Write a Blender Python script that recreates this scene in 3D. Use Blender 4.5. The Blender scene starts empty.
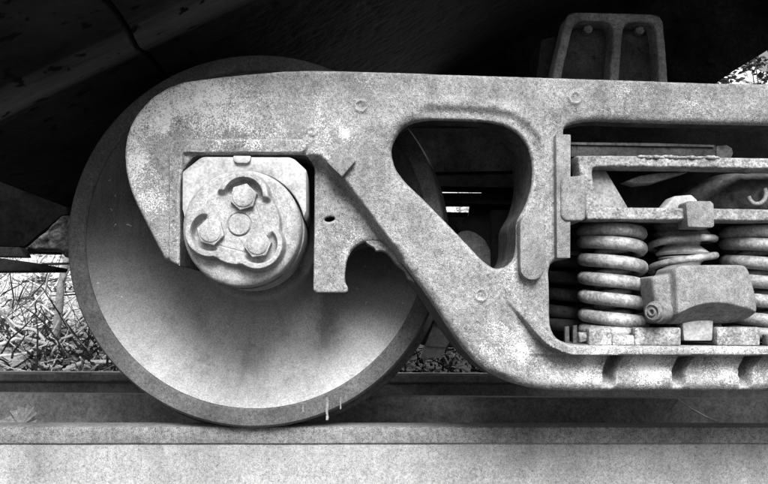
import bpy, bmesh, math, random
import numpy as np
from mathutils import Matrix, Vector

# ------------------------------------------------------------------ camera, sky, sun, exposure
SC = bpy.context.scene
COL = SC.collection
RAD = math.radians
F_PX, W_PX, H_PX = 734.0, 768.0, 484.0          # focal length in photo pixels
CAM_H = 0.247
CAM_R = (Matrix.Rotation(-math.atan(34 / F_PX), 3, 'Z')
         @ Matrix.Rotation(math.pi / 2 + math.atan(73 / F_PX), 3, 'X')
         @ Matrix.Rotation(0.0075, 3, 'Z'))
cam_data = bpy.data.cameras.new('camera')
cam_data.sensor_width = 36.0
cam_data.lens = 36.0 * F_PX / W_PX
cam_data.clip_start = 0.02
cam_data.clip_end = 2000
cam = bpy.data.objects.new('camera', cam_data)
COL.objects.link(cam)
cam.matrix_world = Matrix.Translation((0, 0, CAM_H)) @ CAM_R.to_4x4()
SC.camera = cam

SUN_EL, SUN_AZ = 41.0, 5.0                       # azimuth to the right of straight behind the camera
world = bpy.data.worlds.new('World')
SC.world = world
world.use_nodes = True
wn, wl = world.node_tree.nodes, world.node_tree.links
sky = wn.new('ShaderNodeTexSky')
sky.sky_type = 'NISHITA'
sky.sun_disc = False
sky.sun_elevation = RAD(SUN_EL)
sky.sun_rotation = RAD(180 - SUN_AZ)
sky.dust_density = 4.0
bw = wn.new('ShaderNodeRGBToBW')                 # black-and-white picture: neutral daylight
wl.new(sky.outputs[0], bw.inputs[0])
wl.new(bw.outputs[0], wn['Background'].inputs['Color'])
wn['Background'].inputs['Strength'].default_value = 0.05

sun_d = bpy.data.lights.new('sun', 'SUN')
sun_d.energy = 2.5
sun_d.angle = RAD(30)
sun_d.color = (1, 1, 1)
sun = bpy.data.objects.new('sun', sun_d)
COL.objects.link(sun)
sun.location = (1, -3, 5)
e, a = RAD(SUN_EL), RAD(SUN_AZ)
to_sun = Vector((math.sin(a) * math.cos(e), -math.cos(a) * math.cos(e), math.sin(e)))
sun.rotation_euler = to_sun.to_track_quat('Z', 'Y').to_euler()

SC.view_settings.view_transform = 'Standard'
SC.view_settings.look = 'None'
SC.view_settings.exposure = 1.8
SC.view_settings.gamma = 1.0
SC.view_settings.use_curve_mapping = False
SC.render.engine = 'CYCLES'

# ------------------------------------------------------------------ helpers
rng = random.Random(7)
npr = np.random.RandomState(11)
RM = np.array(CAM_R)

def P(px, py, Y):
    """world point at depth Y seen at a photo pixel"""
    d = RM @ np.array([(px - 384) / F_PX, -(py - 242) / F_PX, -1.0])
    s = Y / d[1]
    return Vector((d[0] * s, Y, CAM_H + d[2] * s))

def to_px(X, Y, Z):
    v = np.stack([X, Y, Z - CAM_H], -1) @ RM
    return 384 + F_PX * v[..., 0] / -v[..., 2], 242 - F_PX * v[..., 1] / -v[..., 2]

def mesh_obj(name, me, mat=None, parent=None, smooth=None):
    o = bpy.data.objects.new(name, me)
    COL.objects.link(o)
    if mat:
        me.materials.append(mat)
    if parent:
        o.parent = parent
    if smooth is not None:
        me.shade_smooth()
        if smooth < 179:
            me.set_sharp_from_angle(angle=RAD(smooth))
    return o

def bm_obj(name, bm, mat, parent=None, smooth=35):
    bmesh.ops.recalc_face_normals(bm, faces=bm.faces)
    me = bpy.data.meshes.new(name)
    bm.to_mesh(me)
    bm.free()
    return mesh_obj(name, me, mat, parent, smooth)

def py_obj(name, verts, faces, mat, parent=None, smooth=35):
    me = bpy.data.meshes.new(name)
    me.from_pydata([tuple(v) for v in verts], [], [tuple(f) for f in faces])
    me.update()
    return mesh_obj(name, me, mat, parent, smooth)

def thing(name, label, cat, group=None, loc=(0, 0, 0)):
    o = bpy.data.objects.new(name, None)
    COL.objects.link(o)
    o.location = loc
    o.empty_display_size = 0.05
    return tag(o, label, cat, group)

def tag(o, label, cat, group=None):
    o['label'] = label
    o['category'] = cat
    if group:
        o['group'] = group
    return o

def setting(o, kind='structure'):
    o['kind'] = kind
    return o

def box_bm(c, s, bev=0.004, rot=None, seg=2, bm=None):
    b2 = bmesh.new()
    bmesh.ops.create_cube(b2, size=1)
    for v in b2.verts:
        v.co = Vector((v.co.x * s[0], v.co.y * s[1], v.co.z * s[2]))
    if bev > 0:
        bmesh.ops.bevel(b2, geom=list(b2.edges), offset=bev, segments=seg, profile=0.5, affect='EDGES')
    M = Matrix.Translation(c)
    if rot is not None:
        M = M @ rot.to_4x4()
    b2.transform(M)
    if bm is None:
        return b2
    me = bpy.data.meshes.new('tmp')
    b2.to_mesh(me); b2.free()
    bm.from_mesh(me)
    bpy.data.meshes.remove(me)
    return bm

def prism_bm(pts, y0, y1, bev=0.004, seg=2):
    """outline in (x,z), extruded from depth y0 to y1, edges bevelled"""
    bm = bmesh.new()
    n = len(pts)
    a_ = [bm.verts.new((p[0], y0, p[1])) for p in pts]
    b_ = [bm.verts.new((p[0], y1, p[1])) for p in pts]
    bm.faces.new(a_)
    bm.faces.new(b_[::-1])
    for i in range(n):
        j = (i + 1) % n
        bm.faces.new((a_[j], a_[i], b_[i], b_[j]))
    bmesh.ops.recalc_face_normals(bm, faces=bm.faces)
    if bev > 0:
        ed = [e_ for e_ in bm.edges if len(e_.link_faces) == 2 and e_.calc_face_angle(0) > 0.4]
        bmesh.ops.bevel(bm, geom=ed, offset=bev, segments=seg, profile=0.5, affect='EDGES')
    return bm

def px_prism(pxs, y0, y1, bev=0.003, seg=2):
    return prism_bm([(q.x, q.z) for q in (P(x, y, y0) for x, y in pxs)], y0, y1, bev, seg)

def lathe_mesh(prof, n=96, axis='Y', jitter=0.0):
    """prof: list of (r, t) along the axis, closed at r=0 ends if given"""
    V, Fc = [], []
    m = len(prof)
    for i in range(n):
        th = 2 * math.pi * i / n
        c, s = math.cos(th), math.sin(th)
        for r, t in prof:
            if axis == 'Y':
                V.append((r * c, t, r * s))
            else:
                V.append((r * c, r * s, t))
    for i in range(n):
        j = (i + 1) % n
        for k in range(m - 1):
            Fc.append((i * m + k, i * m + k + 1, j * m + k + 1, j * m + k))
    return V, Fc

def lathe_obj(name, prof, c, mat, parent=None, n=96, axis='Y', smooth=35):
    V, Fc = lathe_mesh(prof, n, axis)
    bm = bmesh.new()
    vs = [bm.verts.new((v[0] + c[0], v[1] + c[1], v[2] + c[2])) for v in V]
    for f in Fc:
        try:
            bm.faces.new([vs[i] for i in f])
        except ValueError:
            pass
    bmesh.ops.remove_doubles(bm, verts=bm.verts, dist=1e-6)
    return bm_obj(name, bm, mat, parent, smooth)

def tube_mesh(path, rad, n=10, cap=True):
    """tube along a path of points; rad a number or a list"""
    path = [Vector(p) for p in path]
    m = len(path)
    rad = [rad] * m if not hasattr(rad, '__len__') else rad
    V, Fc = [], []
    t0 = (path[1] - path[0]).normalized()
    up = Vector((0, 0, 1)) if abs(t0.z) < 0.9 else Vector((1, 0, 0))
    nrm = (up - t0 * up.dot(t0)).normalized()
    for i in range(m):
        t = (path[min(i + 1, m - 1)] - path[max(i - 1, 0)]).normalized()
        nrm = (nrm - t * nrm.dot(t)).normalized()
        b = t.cross(nrm)
        for k in range(n):
            th = 2 * math.pi * k / n
            V.append(path[i] + (nrm * math.cos(th) + b * math.sin(th)) * rad[i])
    for i in range(m - 1):
        for k in range(n):
            k2 = (k + 1) % n
            Fc.append((i * n + k, i * n + k2, (i + 1) * n + k2, (i + 1) * n + k))
    if cap:
        Fc.append(tuple(range(n))[::-1])
        Fc.append(tuple((m - 1) * n + k for k in range(n)))
    return V, Fc

def tube_obj(name, path, rad, mat, parent=None, n=10):
    V, Fc = tube_mesh(path, rad, n)
    return py_obj(name, V, Fc, mat, parent, 50)

# ---- numpy noise and outline distance
def vnoise(x, y, seed=0):
    xi, yi = np.floor(x).astype(np.int64), np.floor(y).astype(np.int64)
    fx, fy = x - xi, y - yi
    fx, fy = fx * fx * (3 - 2 * fx), fy * fy * (3 - 2 * fy)
    def h(i, j):
        q = (i * 374761393 + j * 668265263 + seed * 1442695041) & 0x7fffffff
        q = ((q ^ (q >> 13)) * 1274126177) & 0x7fffffff
        return ((q ^ (q >> 16)) & 0xffff) / 65535.0
    return ((h(xi, yi) * (1 - fx) + h(xi + 1, yi) * fx) * (1 - fy)
            + (h(xi, yi + 1) * (1 - fx) + h(xi + 1, yi + 1) * fx) * fy)

def fbm(x, y, oct=4, seed=0):
    s, amp, tot = 0, 1.0, 0
    for k in range(oct):
        s = s + amp * (vnoise(x * 2 ** k, y * 2 ** k, seed + k) - 0.5)
        tot += amp
        amp *= 0.55
    return s / tot

def sstep(a_, b_, x):
    t = np.clip((x - a_) / (b_ - a_), 0, 1)
    return t * t * (3 - 2 * t)

def seg_dist(X, Z, A, B):
    ax, az = A; bx, bz = B
    dx, dz = bx - ax, bz - az
    L = dx * dx + dz * dz + 1e-18
    t = np.clip(((X - ax) * dx + (Z - az) * dz) / L, 0, 1)
    return np.hypot(X - ax - t * dx, Z - az - t * dz)

def line_dist(X, Z, pts):
    d = np.full(X.shape, 1e9)
    for A, B in zip(pts[:-1], pts[1:]):
        d = np.minimum(d, seg_dist(X, Z, A, B))
    return d

def sdf(X, Z, loops):
    """positive inside (even-odd over all loops)"""
    d = np.full(X.shape, 1e9)
    ins = np.zeros(X.shape, bool)
    for L in loops:
        for A, B in zip(L, list(L[1:]) + [L[0]]):
            d = np.minimum(d, seg_dist(X, Z, A, B))
            if A[1] != B[1]:
                c = (A[1] > Z) != (B[1] > Z)
                xi = A[0] + (Z - A[1]) * (B[0] - A[0]) / (B[1] - A[1])
                ins ^= c & (X < xi)
    return np.where(ins, d, -d)

def smooth_loop(pts, it=1):
    """Chaikin corner cutting that keeps long straight runs"""
    for _ in range(it):
        q = []
        for A, B in zip(pts, list(pts[1:]) + [pts[0]]):
            L = math.hypot(B[0] - A[0], B[1] - A[1])
            t = min(0.25, 3.0 / max(L, 1e-9))
            q.append((A[0] + (B[0] - A[0]) * t, A[1] + (B[1] - A[1]) * t))
            q.append((B[0] - (B[0] - A[0]) * t, B[1] - (B[1] - A[1]) * t))
        pts = q
    return pts

def relief(name, loops, h, front, yback, mat, parent=None, wall_mat=None):
    """cast piece: outline loops in (x,z), modelled front surface front(X,Z,d), walls back to yback"""
    al = np.array([p for L in loops for p in L])
    x0, z0 = al.min(0) - 2 * h
    x1, z1 = al.max(0) + 2 * h
    xs, zs = np.arange(x0, x1 + h, h), np.arange(z0, z1 + h, h)
    X, Z = np.meshgrid(xs, zs, indexing='ij')
    d = sdf(X, Z, loops)
    gx, gz = np.gradient(d, h)
    gl = np.hypot(gx, gz) + 1e-9
    ok = d > -0.5 * h
    cell = ok[:-1, :-1] & ok[1:, :-1] & ok[:-1, 1:] & ok[1:, 1:]
    idx = np.arange(X.size).reshape(X.shape)
    I, J = np.nonzero(cell)
    q = np.stack([idx[I, J], idx[I + 1, J], idx[I + 1, J + 1], idx[I, J + 1]], 1)
    ed = np.concatenate([q[:, [k, (k + 1) % 4]] for k in range(4)])
    key = np.minimum(ed[:, 0], ed[:, 1]) * X.size + np.maximum(ed[:, 0], ed[:, 1])
    _, inv, cnt = np.unique(key, return_inverse=True, return_counts=True)
    be = ed[cnt[inv.ravel()] == 1]
    bmask = np.zeros(X.size, bool); bmask[be.ravel()] = True
    bmask = bmask.reshape(X.shape)
    Xs = np.where(bmask, X - d * gx / gl, X)
    Zs = np.where(bmask, Z - d * gz / gl, Z)
    dd = np.where(bmask, 0, np.maximum(d, 0))
    Yv = front(Xs, Zs, dd)
    used = np.unique(q)
    rm = -np.ones(X.size, np.int64); rm[used] = np.arange(len(used))
    V = np.stack([Xs.ravel()[used], Yv.ravel()[used], Zs.ravel()[used]], 1)
    nb = np.unique(be)
    rb = -np.ones(X.size, np.int64); rb[nb] = len(used) + np.arange(len(nb))
    if yback is None:
        nb = nb[:0]; be = be[:0]
    yb_ = yback(Xs.ravel()[nb], Zs.ravel()[nb]) if callable(yback) else np.full(len(nb), yback or 0.0)
    VB = np.stack([Xs.ravel()[nb], yb_, Zs.ravel()[nb]], 1)
    walls = np.stack([rm[be[:, 1]], rm[be[:, 0]], rb[be[:, 0]], rb[be[:, 1]]], 1)
    V = np.concatenate([V, VB]); Q = np.concatenate([rm[q], walls])
    me = bpy.data.meshes.new(name)
    me.vertices.add(len(V)); me.vertices.foreach_set('co', V.astype(np.float32).ravel())
    me.loops.add(len(Q) * 4); me.loops.foreach_set('vertex_index', Q.astype(np.int32).ravel())
    me.polygons.add(len(Q))
    me.polygons.foreach_set('loop_start', (np.arange(len(Q)) * 4).astype(np.int32))
    me.update(calc_edges=True)
    o = mesh_obj(name, me, mat, parent, 62)
    if wall_mat:
        me.materials.append(wall_mat)
        mi = np.zeros(len(Q), np.int32); mi[len(q):] = 1
        me.polygons.foreach_set('material_index', mi)
    return o

def rnd(d, r):
    q = np.clip(r - d, 0, r)
    return r - np.sqrt(np.maximum(r * r - q * q, 0))

# ------------------------------------------------------------------ materials (all grey: the photograph is black and white)
def g(v):
    return (v, v, v, 1)

class NT:
    def __init__(self, name):
        self.m = bpy.data.materials.new(name)
        self.m.use_nodes = True
        self.n, self.l = self.m.node_tree.nodes, self.m.node_tree.links
        self.b = self.n['Principled BSDF']
        self.tc = self.n.new('ShaderNodeTexCoord')
        self.b.inputs['Specular IOR Level'].default_value = 0.3
    def link(self, a_, b_):
        self.l.new(a_, b_)
    def noise(self, scale, detail=4, rough=0.6, vec=None, stretch=None):
        t = self.n.new('ShaderNodeTexNoise')
        t.inputs['Scale'].default_value = scale
        t.inputs['Detail'].default_value = detail
        t.inputs['Roughness'].default_value = rough
        src = vec or self.tc.outputs['Object']
        if stretch:
            mp = self.n.new('ShaderNodeMapping')
            mp.inputs['Scale'].default_value = stretch
            self.link(src, mp.inputs[0]); src = mp.outputs[0]
        self.link(src, t.inputs['Vector'])
        return t.outputs[0]
    def ramp(self, fac, stops):
        r = self.n.new('ShaderNodeValToRGB')
        el = r.color_ramp.elements
        while len(el) < len(stops):
            el.new(0.5)
        for e_, (p, v) in zip(el, stops):
            e_.position = p; e_.color = g(v)
        self.link(fac, r.inputs[0])
        return r.outputs[0]
    def math(self, op, a_, b_=None, clamp=False):
        m = self.n.new('ShaderNodeMath'); m.operation = op; m.use_clamp = clamp
        for i, s in enumerate((a_, b_)):
            if s is None: continue
            if isinstance(s, (int, float)): m.inputs[i].default_value = s
            else: self.link(s, m.inputs[i])
        return m.outputs[0]
    def mix(self, fac, a_, b_):
        m = self.n.new('ShaderNodeMix'); m.data_type = 'RGBA'
        for k, s in (('Factor', fac), ('A', a_), ('B', b_)):
            i = [q for q in m.inputs if q.name == k and (q.type == ('VALUE' if k == 'Factor' else 'RGBA'))][0]
            if isinstance(s, (int, float)): i.default_value = s if k == 'Factor' else g(s)
            else: self.link(s, i)
        return [q for q in m.outputs if q.type == 'RGBA'][0]
    def blob(self, pts):
        """soft mask around world points: list of (x, y, z, radius)"""
        out = None
        for x, y, z, r in pts:
            vm = self.n.new('ShaderNodeVectorMath'); vm.operation = 'DISTANCE'
            self.link(self.tc.outputs['Object'], vm.inputs[0])
            vm.inputs[1].default_value = (x, y, z)
            mr = self.n.new('ShaderNodeMapRange')
            mr.inputs['From Min'].default_value = r; mr.inputs['From Max'].default_value = r * 0.3
            self.link(vm.outputs['Value'], mr.inputs['Value'])
            out = mr.outputs[0] if out is None else self.math('MAXIMUM', out, mr.outputs[0])
        return out
    def bump(self, h, strength, dist):
        b = self.n.new('ShaderNodeBump')
        b.inputs['Strength'].default_value = strength
        b.inputs['Distance'].default_value = dist
        self.link(h, b.inputs['Height'])
        if self.b.inputs['Normal'].is_linked:
            self.link(self.b.inputs['Normal'].links[0].from_socket, b.inputs['Normal'])
        self.link(b.outputs[0], self.b.inputs['Normal'])
    def done(self, color, rough=0.85, metal=0.0):
        self.link(color, self.b.inputs['Base Color'])
        self.b.inputs['Roughness'].default_value = rough
        self.b.inputs['Metallic'].default_value = metal
        return self.m

ALB = 0.58
def rust(name, lo, hi,  big=14, fine=260, grain=0.35, flake=None, streak=False, rough=0.85, bump=0.5, spots=None, spec=0.3, grime=0.0, wear=False, blot=0.72):
    lo, hi = lo * ALB, hi * ALB
    t = NT(name)
    t.b.inputs['Specular IOR Level'].default_value = spec
    n1 = t.noise(big, 6, 0.65)
    n2 = t.noise(fine, 3, 0.7)
    n3 = t.noise(fine * 0.33, 3, 0.6)
    v = n1
    if streak:
        s = t.noise(1.0, 4, 0.6, stretch=(60, 60, 3.5))
        v = t.math('ADD', t.math('MULTIPLY', v, 0.6), t.math('MULTIPLY', s, 0.4))
    col = t.ramp(v, [(0.34, lo), (0.5, (lo + hi) / 2), (0.66, hi)])
    if grime:                                    # dark water and grease runs, patchy
        q1 = t.noise(1.0, 4, 0.65, stretch=(26, 26, 4.0))
        q2 = t.noise(5.5, 5, 0.6)
        col = t.mix(t.ramp(t.math('ADD', t.math('MULTIPLY', q1, 0.5), t.math('MULTIPLY', q2, 0.5)), [(0.5, 0.0), (0.62, grime)]), col, lo * 0.55)
    mid = t.noise(42, 5, 0.65)                   # blotches one to three centimetres across
    vb = t.n.new('ShaderNodeVectorMath'); vb.operation = 'MULTIPLY'
    t.link(col, vb.inputs[0]); t.link(t.ramp(mid, [(0.36, blot), (0.5, 0.35 * blot + 0.65), (0.64, 1.0)]), vb.inputs[1])
    col = vb.outputs[0]
    if wear:                                     # rubbed, paler outer edges of the casting
        geo = t.n.new('ShaderNodeNewGeometry')
        col = t.mix(t.math('MULTIPLY', t.ramp(geo.outputs['Pointiness'], [(0.515, 0.0), (0.57, 1.0)]), 0.4), col, min(0.9, hi * 1.5))
    # grain of the cast or rusted skin: light and dark specks a few millimetres across
    gr = t.ramp(t.math('ADD', t.math('MULTIPLY', n2, 0.65), t.math('MULTIPLY', n3, 0.35)), [(0.36, max(0.0, 0.5 - grain * 0.6)), (0.5, 0.5), (0.64, min(1.0, 0.5 + grain * 0.6))])
    vm = t.n.new('ShaderNodeVectorMath'); vm.operation = 'MULTIPLY'
    t.link(col, vm.inputs[0])
    t.link(t.math('MULTIPLY', gr, 2.0), vm.inputs[1])
    col = vm.outputs[0]
    if spots:                                    # dark pits
        p = t.noise(spots, 2, 0.5)
        col = t.mix(t.ramp(p, [(0.30, 0.75), (0.37, 0.0)]), col, lo * 0.5)
    if flake:
        amt, val, blobs = flake                  # worn paint left in patches
        f = t.math('ADD', t.math('MULTIPLY', t.noise(330, 3, 0.7), 0.7), t.math('MULTIPLY', t.noise(55, 4, 0.7), 0.3))
        m = t.noise(9, 4, 0.6)
        base = t.math('MULTIPLY', t.math('SUBTRACT', m, 0.42), 0.55)
        if blobs:
            base = t.math('ADD', base, t.math('MULTIPLY', t.blob(blobs), 0.13))
        k = t.math('ADD', f, base)
        col = t.mix(t.ramp(k, [(amt - 0.02, 0.0), (amt + 0.06, 0.85)]), col, val * ALB)
    t.bump(n2, bump, 0.0024)
    t.bump(n1, bump, 0.004)
    return t.done(col, rough)

Y_F = 1.400                                       # front face of the near side frame
_b = lambda px, py, r: tuple(P(px, py, Y_F)) + (r,)
M_FRAME = rust('cast_steel_frame', 0.28, 0.50, fine=420, grain=0.58, rough=0.9, bump=1.0, grime=0.5, wear=True, blot=0.84,
               flake=(0.66, 0.98, [_b(150, 110, .10), _b(205, 95, .11), _b(245, 115, .10), _b(135, 170, .07), _b(150, 200, .05),
                                   _b(345, 133, .02), _b(365, 90, .04), _b(520, 352, .03), _b(590, 375, .07), _b(655, 372, .08),
                                   _b(725, 372, .08), _b(765, 370, .06)]))
M_LUG = rust('cast_steel_lug', 0.25, 0.40, fine=420, grain=0.45, grime=0.3, rough=0.9, bump=0.6)
M_RIM = rust('wheel_rim_rust', 0.11, 0.20, big=8, fine=420, grain=0.5, rough=0.8)
AX_X = P(258, 240.5, 1.63).x
def plate_mat():
    t = NT('wheel_plate_painted_shade')
    t.b.inputs['Specular IOR Level'].default_value = 0.15
    n1, n2 = t.noise(7, 6, 0.65), t.noise(320, 3, 0.7)
    st_ = t.noise(1.0, 4, 0.6, stretch=(70, 70, 3.0))
    v = t.math('ADD', t.math('MULTIPLY', n1, 0.55), t.math('MULTIPLY', st_, 0.45))
    shaded_tone = t.ramp(v, [(0.36, 0.055), (0.64, 0.13)])
    lit_tone = t.ramp(v, [(0.36, 0.32), (0.64, 0.48)])
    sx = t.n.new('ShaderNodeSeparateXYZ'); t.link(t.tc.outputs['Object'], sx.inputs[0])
    mr = t.n.new('ShaderNodeMapRange')           # paints shade into the dusty plate: dark above, pale towards the bottom
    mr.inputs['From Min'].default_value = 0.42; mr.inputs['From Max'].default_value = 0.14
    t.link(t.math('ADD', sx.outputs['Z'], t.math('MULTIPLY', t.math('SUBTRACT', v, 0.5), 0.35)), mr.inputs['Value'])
    col = t.mix(mr.outputs[0], shaded_tone, lit_tone)
    # grease thrown outward from the hub and faint turning rings
    ox = t.math('SUBTRACT', sx.outputs['X'], AX_X); oz = t.math('SUBTRACT', sx.outputs['Z'], 0.419)
    ang = t.math('ARCTAN2', ox, oz)
    rad_ = t.math('SQRT', t.math('ADD', t.math('MULTIPLY', ox, ox), t.math('MULTIPLY', oz, oz)))
    cb = t.n.new('ShaderNodeCombineXYZ'); t.link(t.math('MULTIPLY', ang, 11.0), cb.inputs[0]); t.link(t.math('MULTIPLY', rad_, 4.0), cb.inputs[1])
    pol = t.noise(1.0, 5, 0.65, vec=cb.outputs[0])
    cb2 = t.n.new('ShaderNodeCombineXYZ'); t.link(t.math('MULTIPLY', rad_, 70.0), cb2.inputs[0]); t.link(ang, cb2.inputs[1])
    rng_ = t.noise(1.0, 3, 0.6, vec=cb2.outputs[0])
    stn = t.math('ADD', t.math('MULTIPLY', pol, 0.7), t.math('MULTIPLY', rng_, 0.3))
    col = t.mix(t.ramp(stn, [(0.47, 0.0), (0.64, 0.24)]), col, 0.07)
    blot = t.noise(16, 5, 0.7)
    col = t.mix(t.ramp(blot, [(0.56, 0.0), (0.68, 0.4)]), col, 0.09)
    sp_ = t.noise(60, 2, 0.5)
    col = t.mix(t.ramp(sp_, [(0.71, 0.0), (0.74, 0.6)]), col, 0.5)
    vm = t.n.new('ShaderNodeVectorMath'); vm.operation = 'MULTIPLY'
    t.link(col, vm.inputs[0]); t.link(t.ramp(n2, [(0.38, 0.62), (0.62, 1.0)]), vm.inputs[1])
    t.bump(n2, 0.6, 0.002)
    return t.done(vm.outputs[0], 0.95)
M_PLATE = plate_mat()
M_BEAR = rust('bearing_paint', 0.40, 0.58, big=16, fine=360, grain=0.35, rough=0.8, bump=0.5, grime=0.35)
M_CUP = rust('bearing_cup_steel', 0.2, 0.4, fine=200, grain=0.4, rough=0.6, bump=0.3)
M_ADAPT = rust('adapter_pale_steel', 0.48, 0.64, big=9, fine=200, grain=0.25, rough=0.8, bump=0.2)
M_SPRING = rust('spring_steel', 0.20, 0.56, big=22, fine=200, grain=0.4, rough=0.5, spec=0.5, bump=0.5, grime=0.6, flake=(0.74, 0.7, None))
M_INNER = rust('inner_spring_steel', 0.14, 0.32, big=22, fine=200, grain=0.4, rough=0.7)
M_BOLST = rust('bolster_flaked', 0.24, 0.55, big=18, fine=220, grain=0.5, rough=0.9, bump=0.8, flake=(0.66, 0.8, None), spots=120)
M_DARK = rust('dark_rust_and_shade', 0.03, 0.09, spec=0.15, big=9, fine=180, grain=0.35, rough=0.8, spots=60)
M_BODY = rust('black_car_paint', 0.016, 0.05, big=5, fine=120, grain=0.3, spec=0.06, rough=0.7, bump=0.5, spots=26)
M_RUSTB = rust('scaled_rust', 0.04, 0.14, big=10, fine=140, grain=0.4, rough=0.9, spots=40)
M_RAIL = rust('weathered_rail', 0.17, 0.36, big=6, fine=380, grain=0.65, rough=0.85, bump=0.5, grime=0.3, blot=0.88)
M_RAILF = rust('far_rail_steel', 0.16, 0.29, big=6, fine=150, grain=0.35, rough=0.7, bump=0.3)
def slope_mat():
    t = NT('black_paint_ridge_highlight')
    t.b.inputs['Specular IOR Level'].default_value = 0.08
    n1, n2, n3 = t.noise(5, 6, 0.65), t.noise(120, 3, 0.7), t.noise(26, 3, 0.5)
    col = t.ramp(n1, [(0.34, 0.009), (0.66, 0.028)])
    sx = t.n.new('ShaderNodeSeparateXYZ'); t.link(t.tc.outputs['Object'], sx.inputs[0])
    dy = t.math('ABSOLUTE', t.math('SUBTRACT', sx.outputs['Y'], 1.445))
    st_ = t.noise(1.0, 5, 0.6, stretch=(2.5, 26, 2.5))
    k = t.math('SUBTRACT', t.math('MULTIPLY', st_, 0.16), dy)     # pale streak paints a highlight along the raised crease
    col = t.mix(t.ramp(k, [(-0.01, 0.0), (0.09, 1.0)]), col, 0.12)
    col = t.mix(t.ramp(n3, [(0.34, 0.9), (0.38, 0.0)]), col, 0.002)
    t.bump(n3, 0.6, 0.01); t.bump(n2, 0.4, 0.003)
    return t.done(col, 0.7)
M_SLOPE = slope_mat()
M_RUSTD = rust('dark_scaled_panel', 0.004, 0.035, big=4, fine=60, grain=0.4, rough=0.9, spots=14, spec=0.05)
M_RIB = rust('bracket_rib_rust', 0.16, 0.36, big=12, fine=200, grain=0.4, rough=0.9)
M_WEB = rust('rail_web_dust', 0.32, 0.52, big=5, fine=380, grain=0.4, rough=0.95, bump=0.5, grime=0.35, blot=0.9, spots=150)
M_HEAD = rust('polished_rail_head', 0.35, 0.5, big=7, fine=260, grain=0.2, rough=0.32, bump=0.1, spec=0.6)
M_TWIG = rust('dark_twig', 0.015, 0.06, big=20, fine=200, grain=0.3)
M_SCALE = rust('flaking_scale', 0.05, 0.5, big=26, fine=150, grain=0.5, rough=0.95, spots=50)
M_BARK = rust('bark', 0.35, 0.7, big=30, fine=300, grain=0.4)
M_STRAW = rust('dry_straw', 1.034, 1.300, big=30, fine=300, grain=0.3)
M_LEAF = rust('dry_leaf', 0.2, 0.45, big=30, fine=200, grain=0.3)

# ------------------------------------------------------------------ the setting: ground, bank, rails
def ground_mat():
    t = NT('gravel_soil')
    n1, n2 = t.noise(3, 6), t.noise(40, 5, 0.7)
    v = t.math('ADD', t.math('MULTIPLY', n1, 0.5), t.math('MULTIPLY', n2, 0.5))
    t.bump(n2, 0.8, 0.03)
    return t.done(t.ramp(v, [(0.35, 0.035), (0.65, 0.09)]), 0.95)
M_GROUND = ground_mat()
s = 400
setting(py_obj('ground', [(-s, -s, -0.186), (s, -s, -0.186), (s, s, -0.186), (-s, s, -0.186)], [(0, 1, 2, 3)], M_GROUND, None, None))

def bank_mat():
    t = NT('dry_grass_bank')
    n1, n2 = t.noise(5, 6, 0.7), t.noise(45, 5, 0.75)
    v = t.math('ADD', t.math('MULTIPLY', n1, 0.55), t.math('MULTIPLY', n2, 0.45))
    t.bump(n2, 1.0, 0.05)
    return t.done(t.ramp(v, [(0.40, 0.015), (0.46, 0.2), (0.51, 0.8), (0.7, 0.88)]), 0.95)
gx = np.linspace(-9, 12, 150); gy = np.linspace(4.4, 20, 110)
GX, GY = np.meshgrid(gx, gy, indexing='ij')
GZ = -0.19 + 4.6 * sstep(4.9, 12.0, GY) + 0.45 * fbm(GX * 1.5, GY * 1.5, 5, 3) * sstep(4.5, 5.4, GY)
GZ = np.where(GY < 4.5, -0.2, GZ)
n_, m_ = GX.shape
setting(py_obj('bank', np.stack([GX.ravel(), GY.ravel(), GZ.ravel()], 1).tolist(),
               [(i * m_ + j, (i + 1) * m_ + j, (i + 1) * m_ + j + 1, i * m_ + j + 1) for i in range(n_ - 1) for j in range(m_ - 1)],
               bank_mat(), None, 180))

def rail_profile(yc):
    half = [(0, 0), (.026, -.0005), (.032, -.003), (.0355, -.009), (.0365, -.030), (.0365, -.035), (.034, -.038),
            (.012, -.047), (.0085, -.054), (.008, -.09), (.009, -.125), (.013, -.138), (.024, -.147), (.068, -.160),
            (.070, -.163), (.070, -.176), (.069, -.178)]
    return [(yc - y, z) for y, z in half] + [(yc + y, z) for y, z in half[::-1]][:-1]

def flat_rail_profile():
    half = [(0, 0), (.033, -.0003), (.0358, -.0015), (.0368, -.005), (.0368, -.0330), (.0362, -.0350), (.0290, -.0362), (.0288, -.0385), (.0315, -.0395),
            (.0325, -.10), (.0345, -.135), (.040, -.150), (.070, -.162), (.070, -.178)]
    return [(-y, z) for y, z in half] + [(y, z) for y, z in half[::-1]][:-1]

def rail(name, yc, mat, label, x0=-5.0, x1=7.0, rot=0.0, prof=None, px=0.0):
    pr = prof or rail_profile(0)
    xs = np.linspace(x0, x1, 160)
    V, Fc = [], []
    k = len(pr)
    for i, x in enumerate(xs):
        for j, (y, z) in enumerate(pr):
            w = 0.0006 * (rng.random() - 0.5)
            V.append((x, y + w, z + w))
    for i in range(len(xs) - 1):
        for j in range(k):
            Fc.append((i * k + j, i * k + (j + 1) % k, (i + 1) * k + (j + 1) % k, (i + 1) * k + j))
    Fc += [tuple(range(k))[::-1], tuple((len(xs) - 1) * k + j for j in range(k))]
    o = py_obj(name, V, Fc, mat, None, 40)
    me = o.data
    me.materials.append(M_WEB); me.materials.append(M_HEAD)
    for p in me.polygons:
        if mat is M_RAIL and p.center.z < -.037:
            p.material_index = 1
        if mat is M_RAILF and p.normal.z > 0.5 and p.center.z > -.01:
            p.material_index = 2
    o.location = (0, yc, 0); o.rotation_euler = (0, 0, rot)
    return tag(o, label, 'rail', None)

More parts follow.
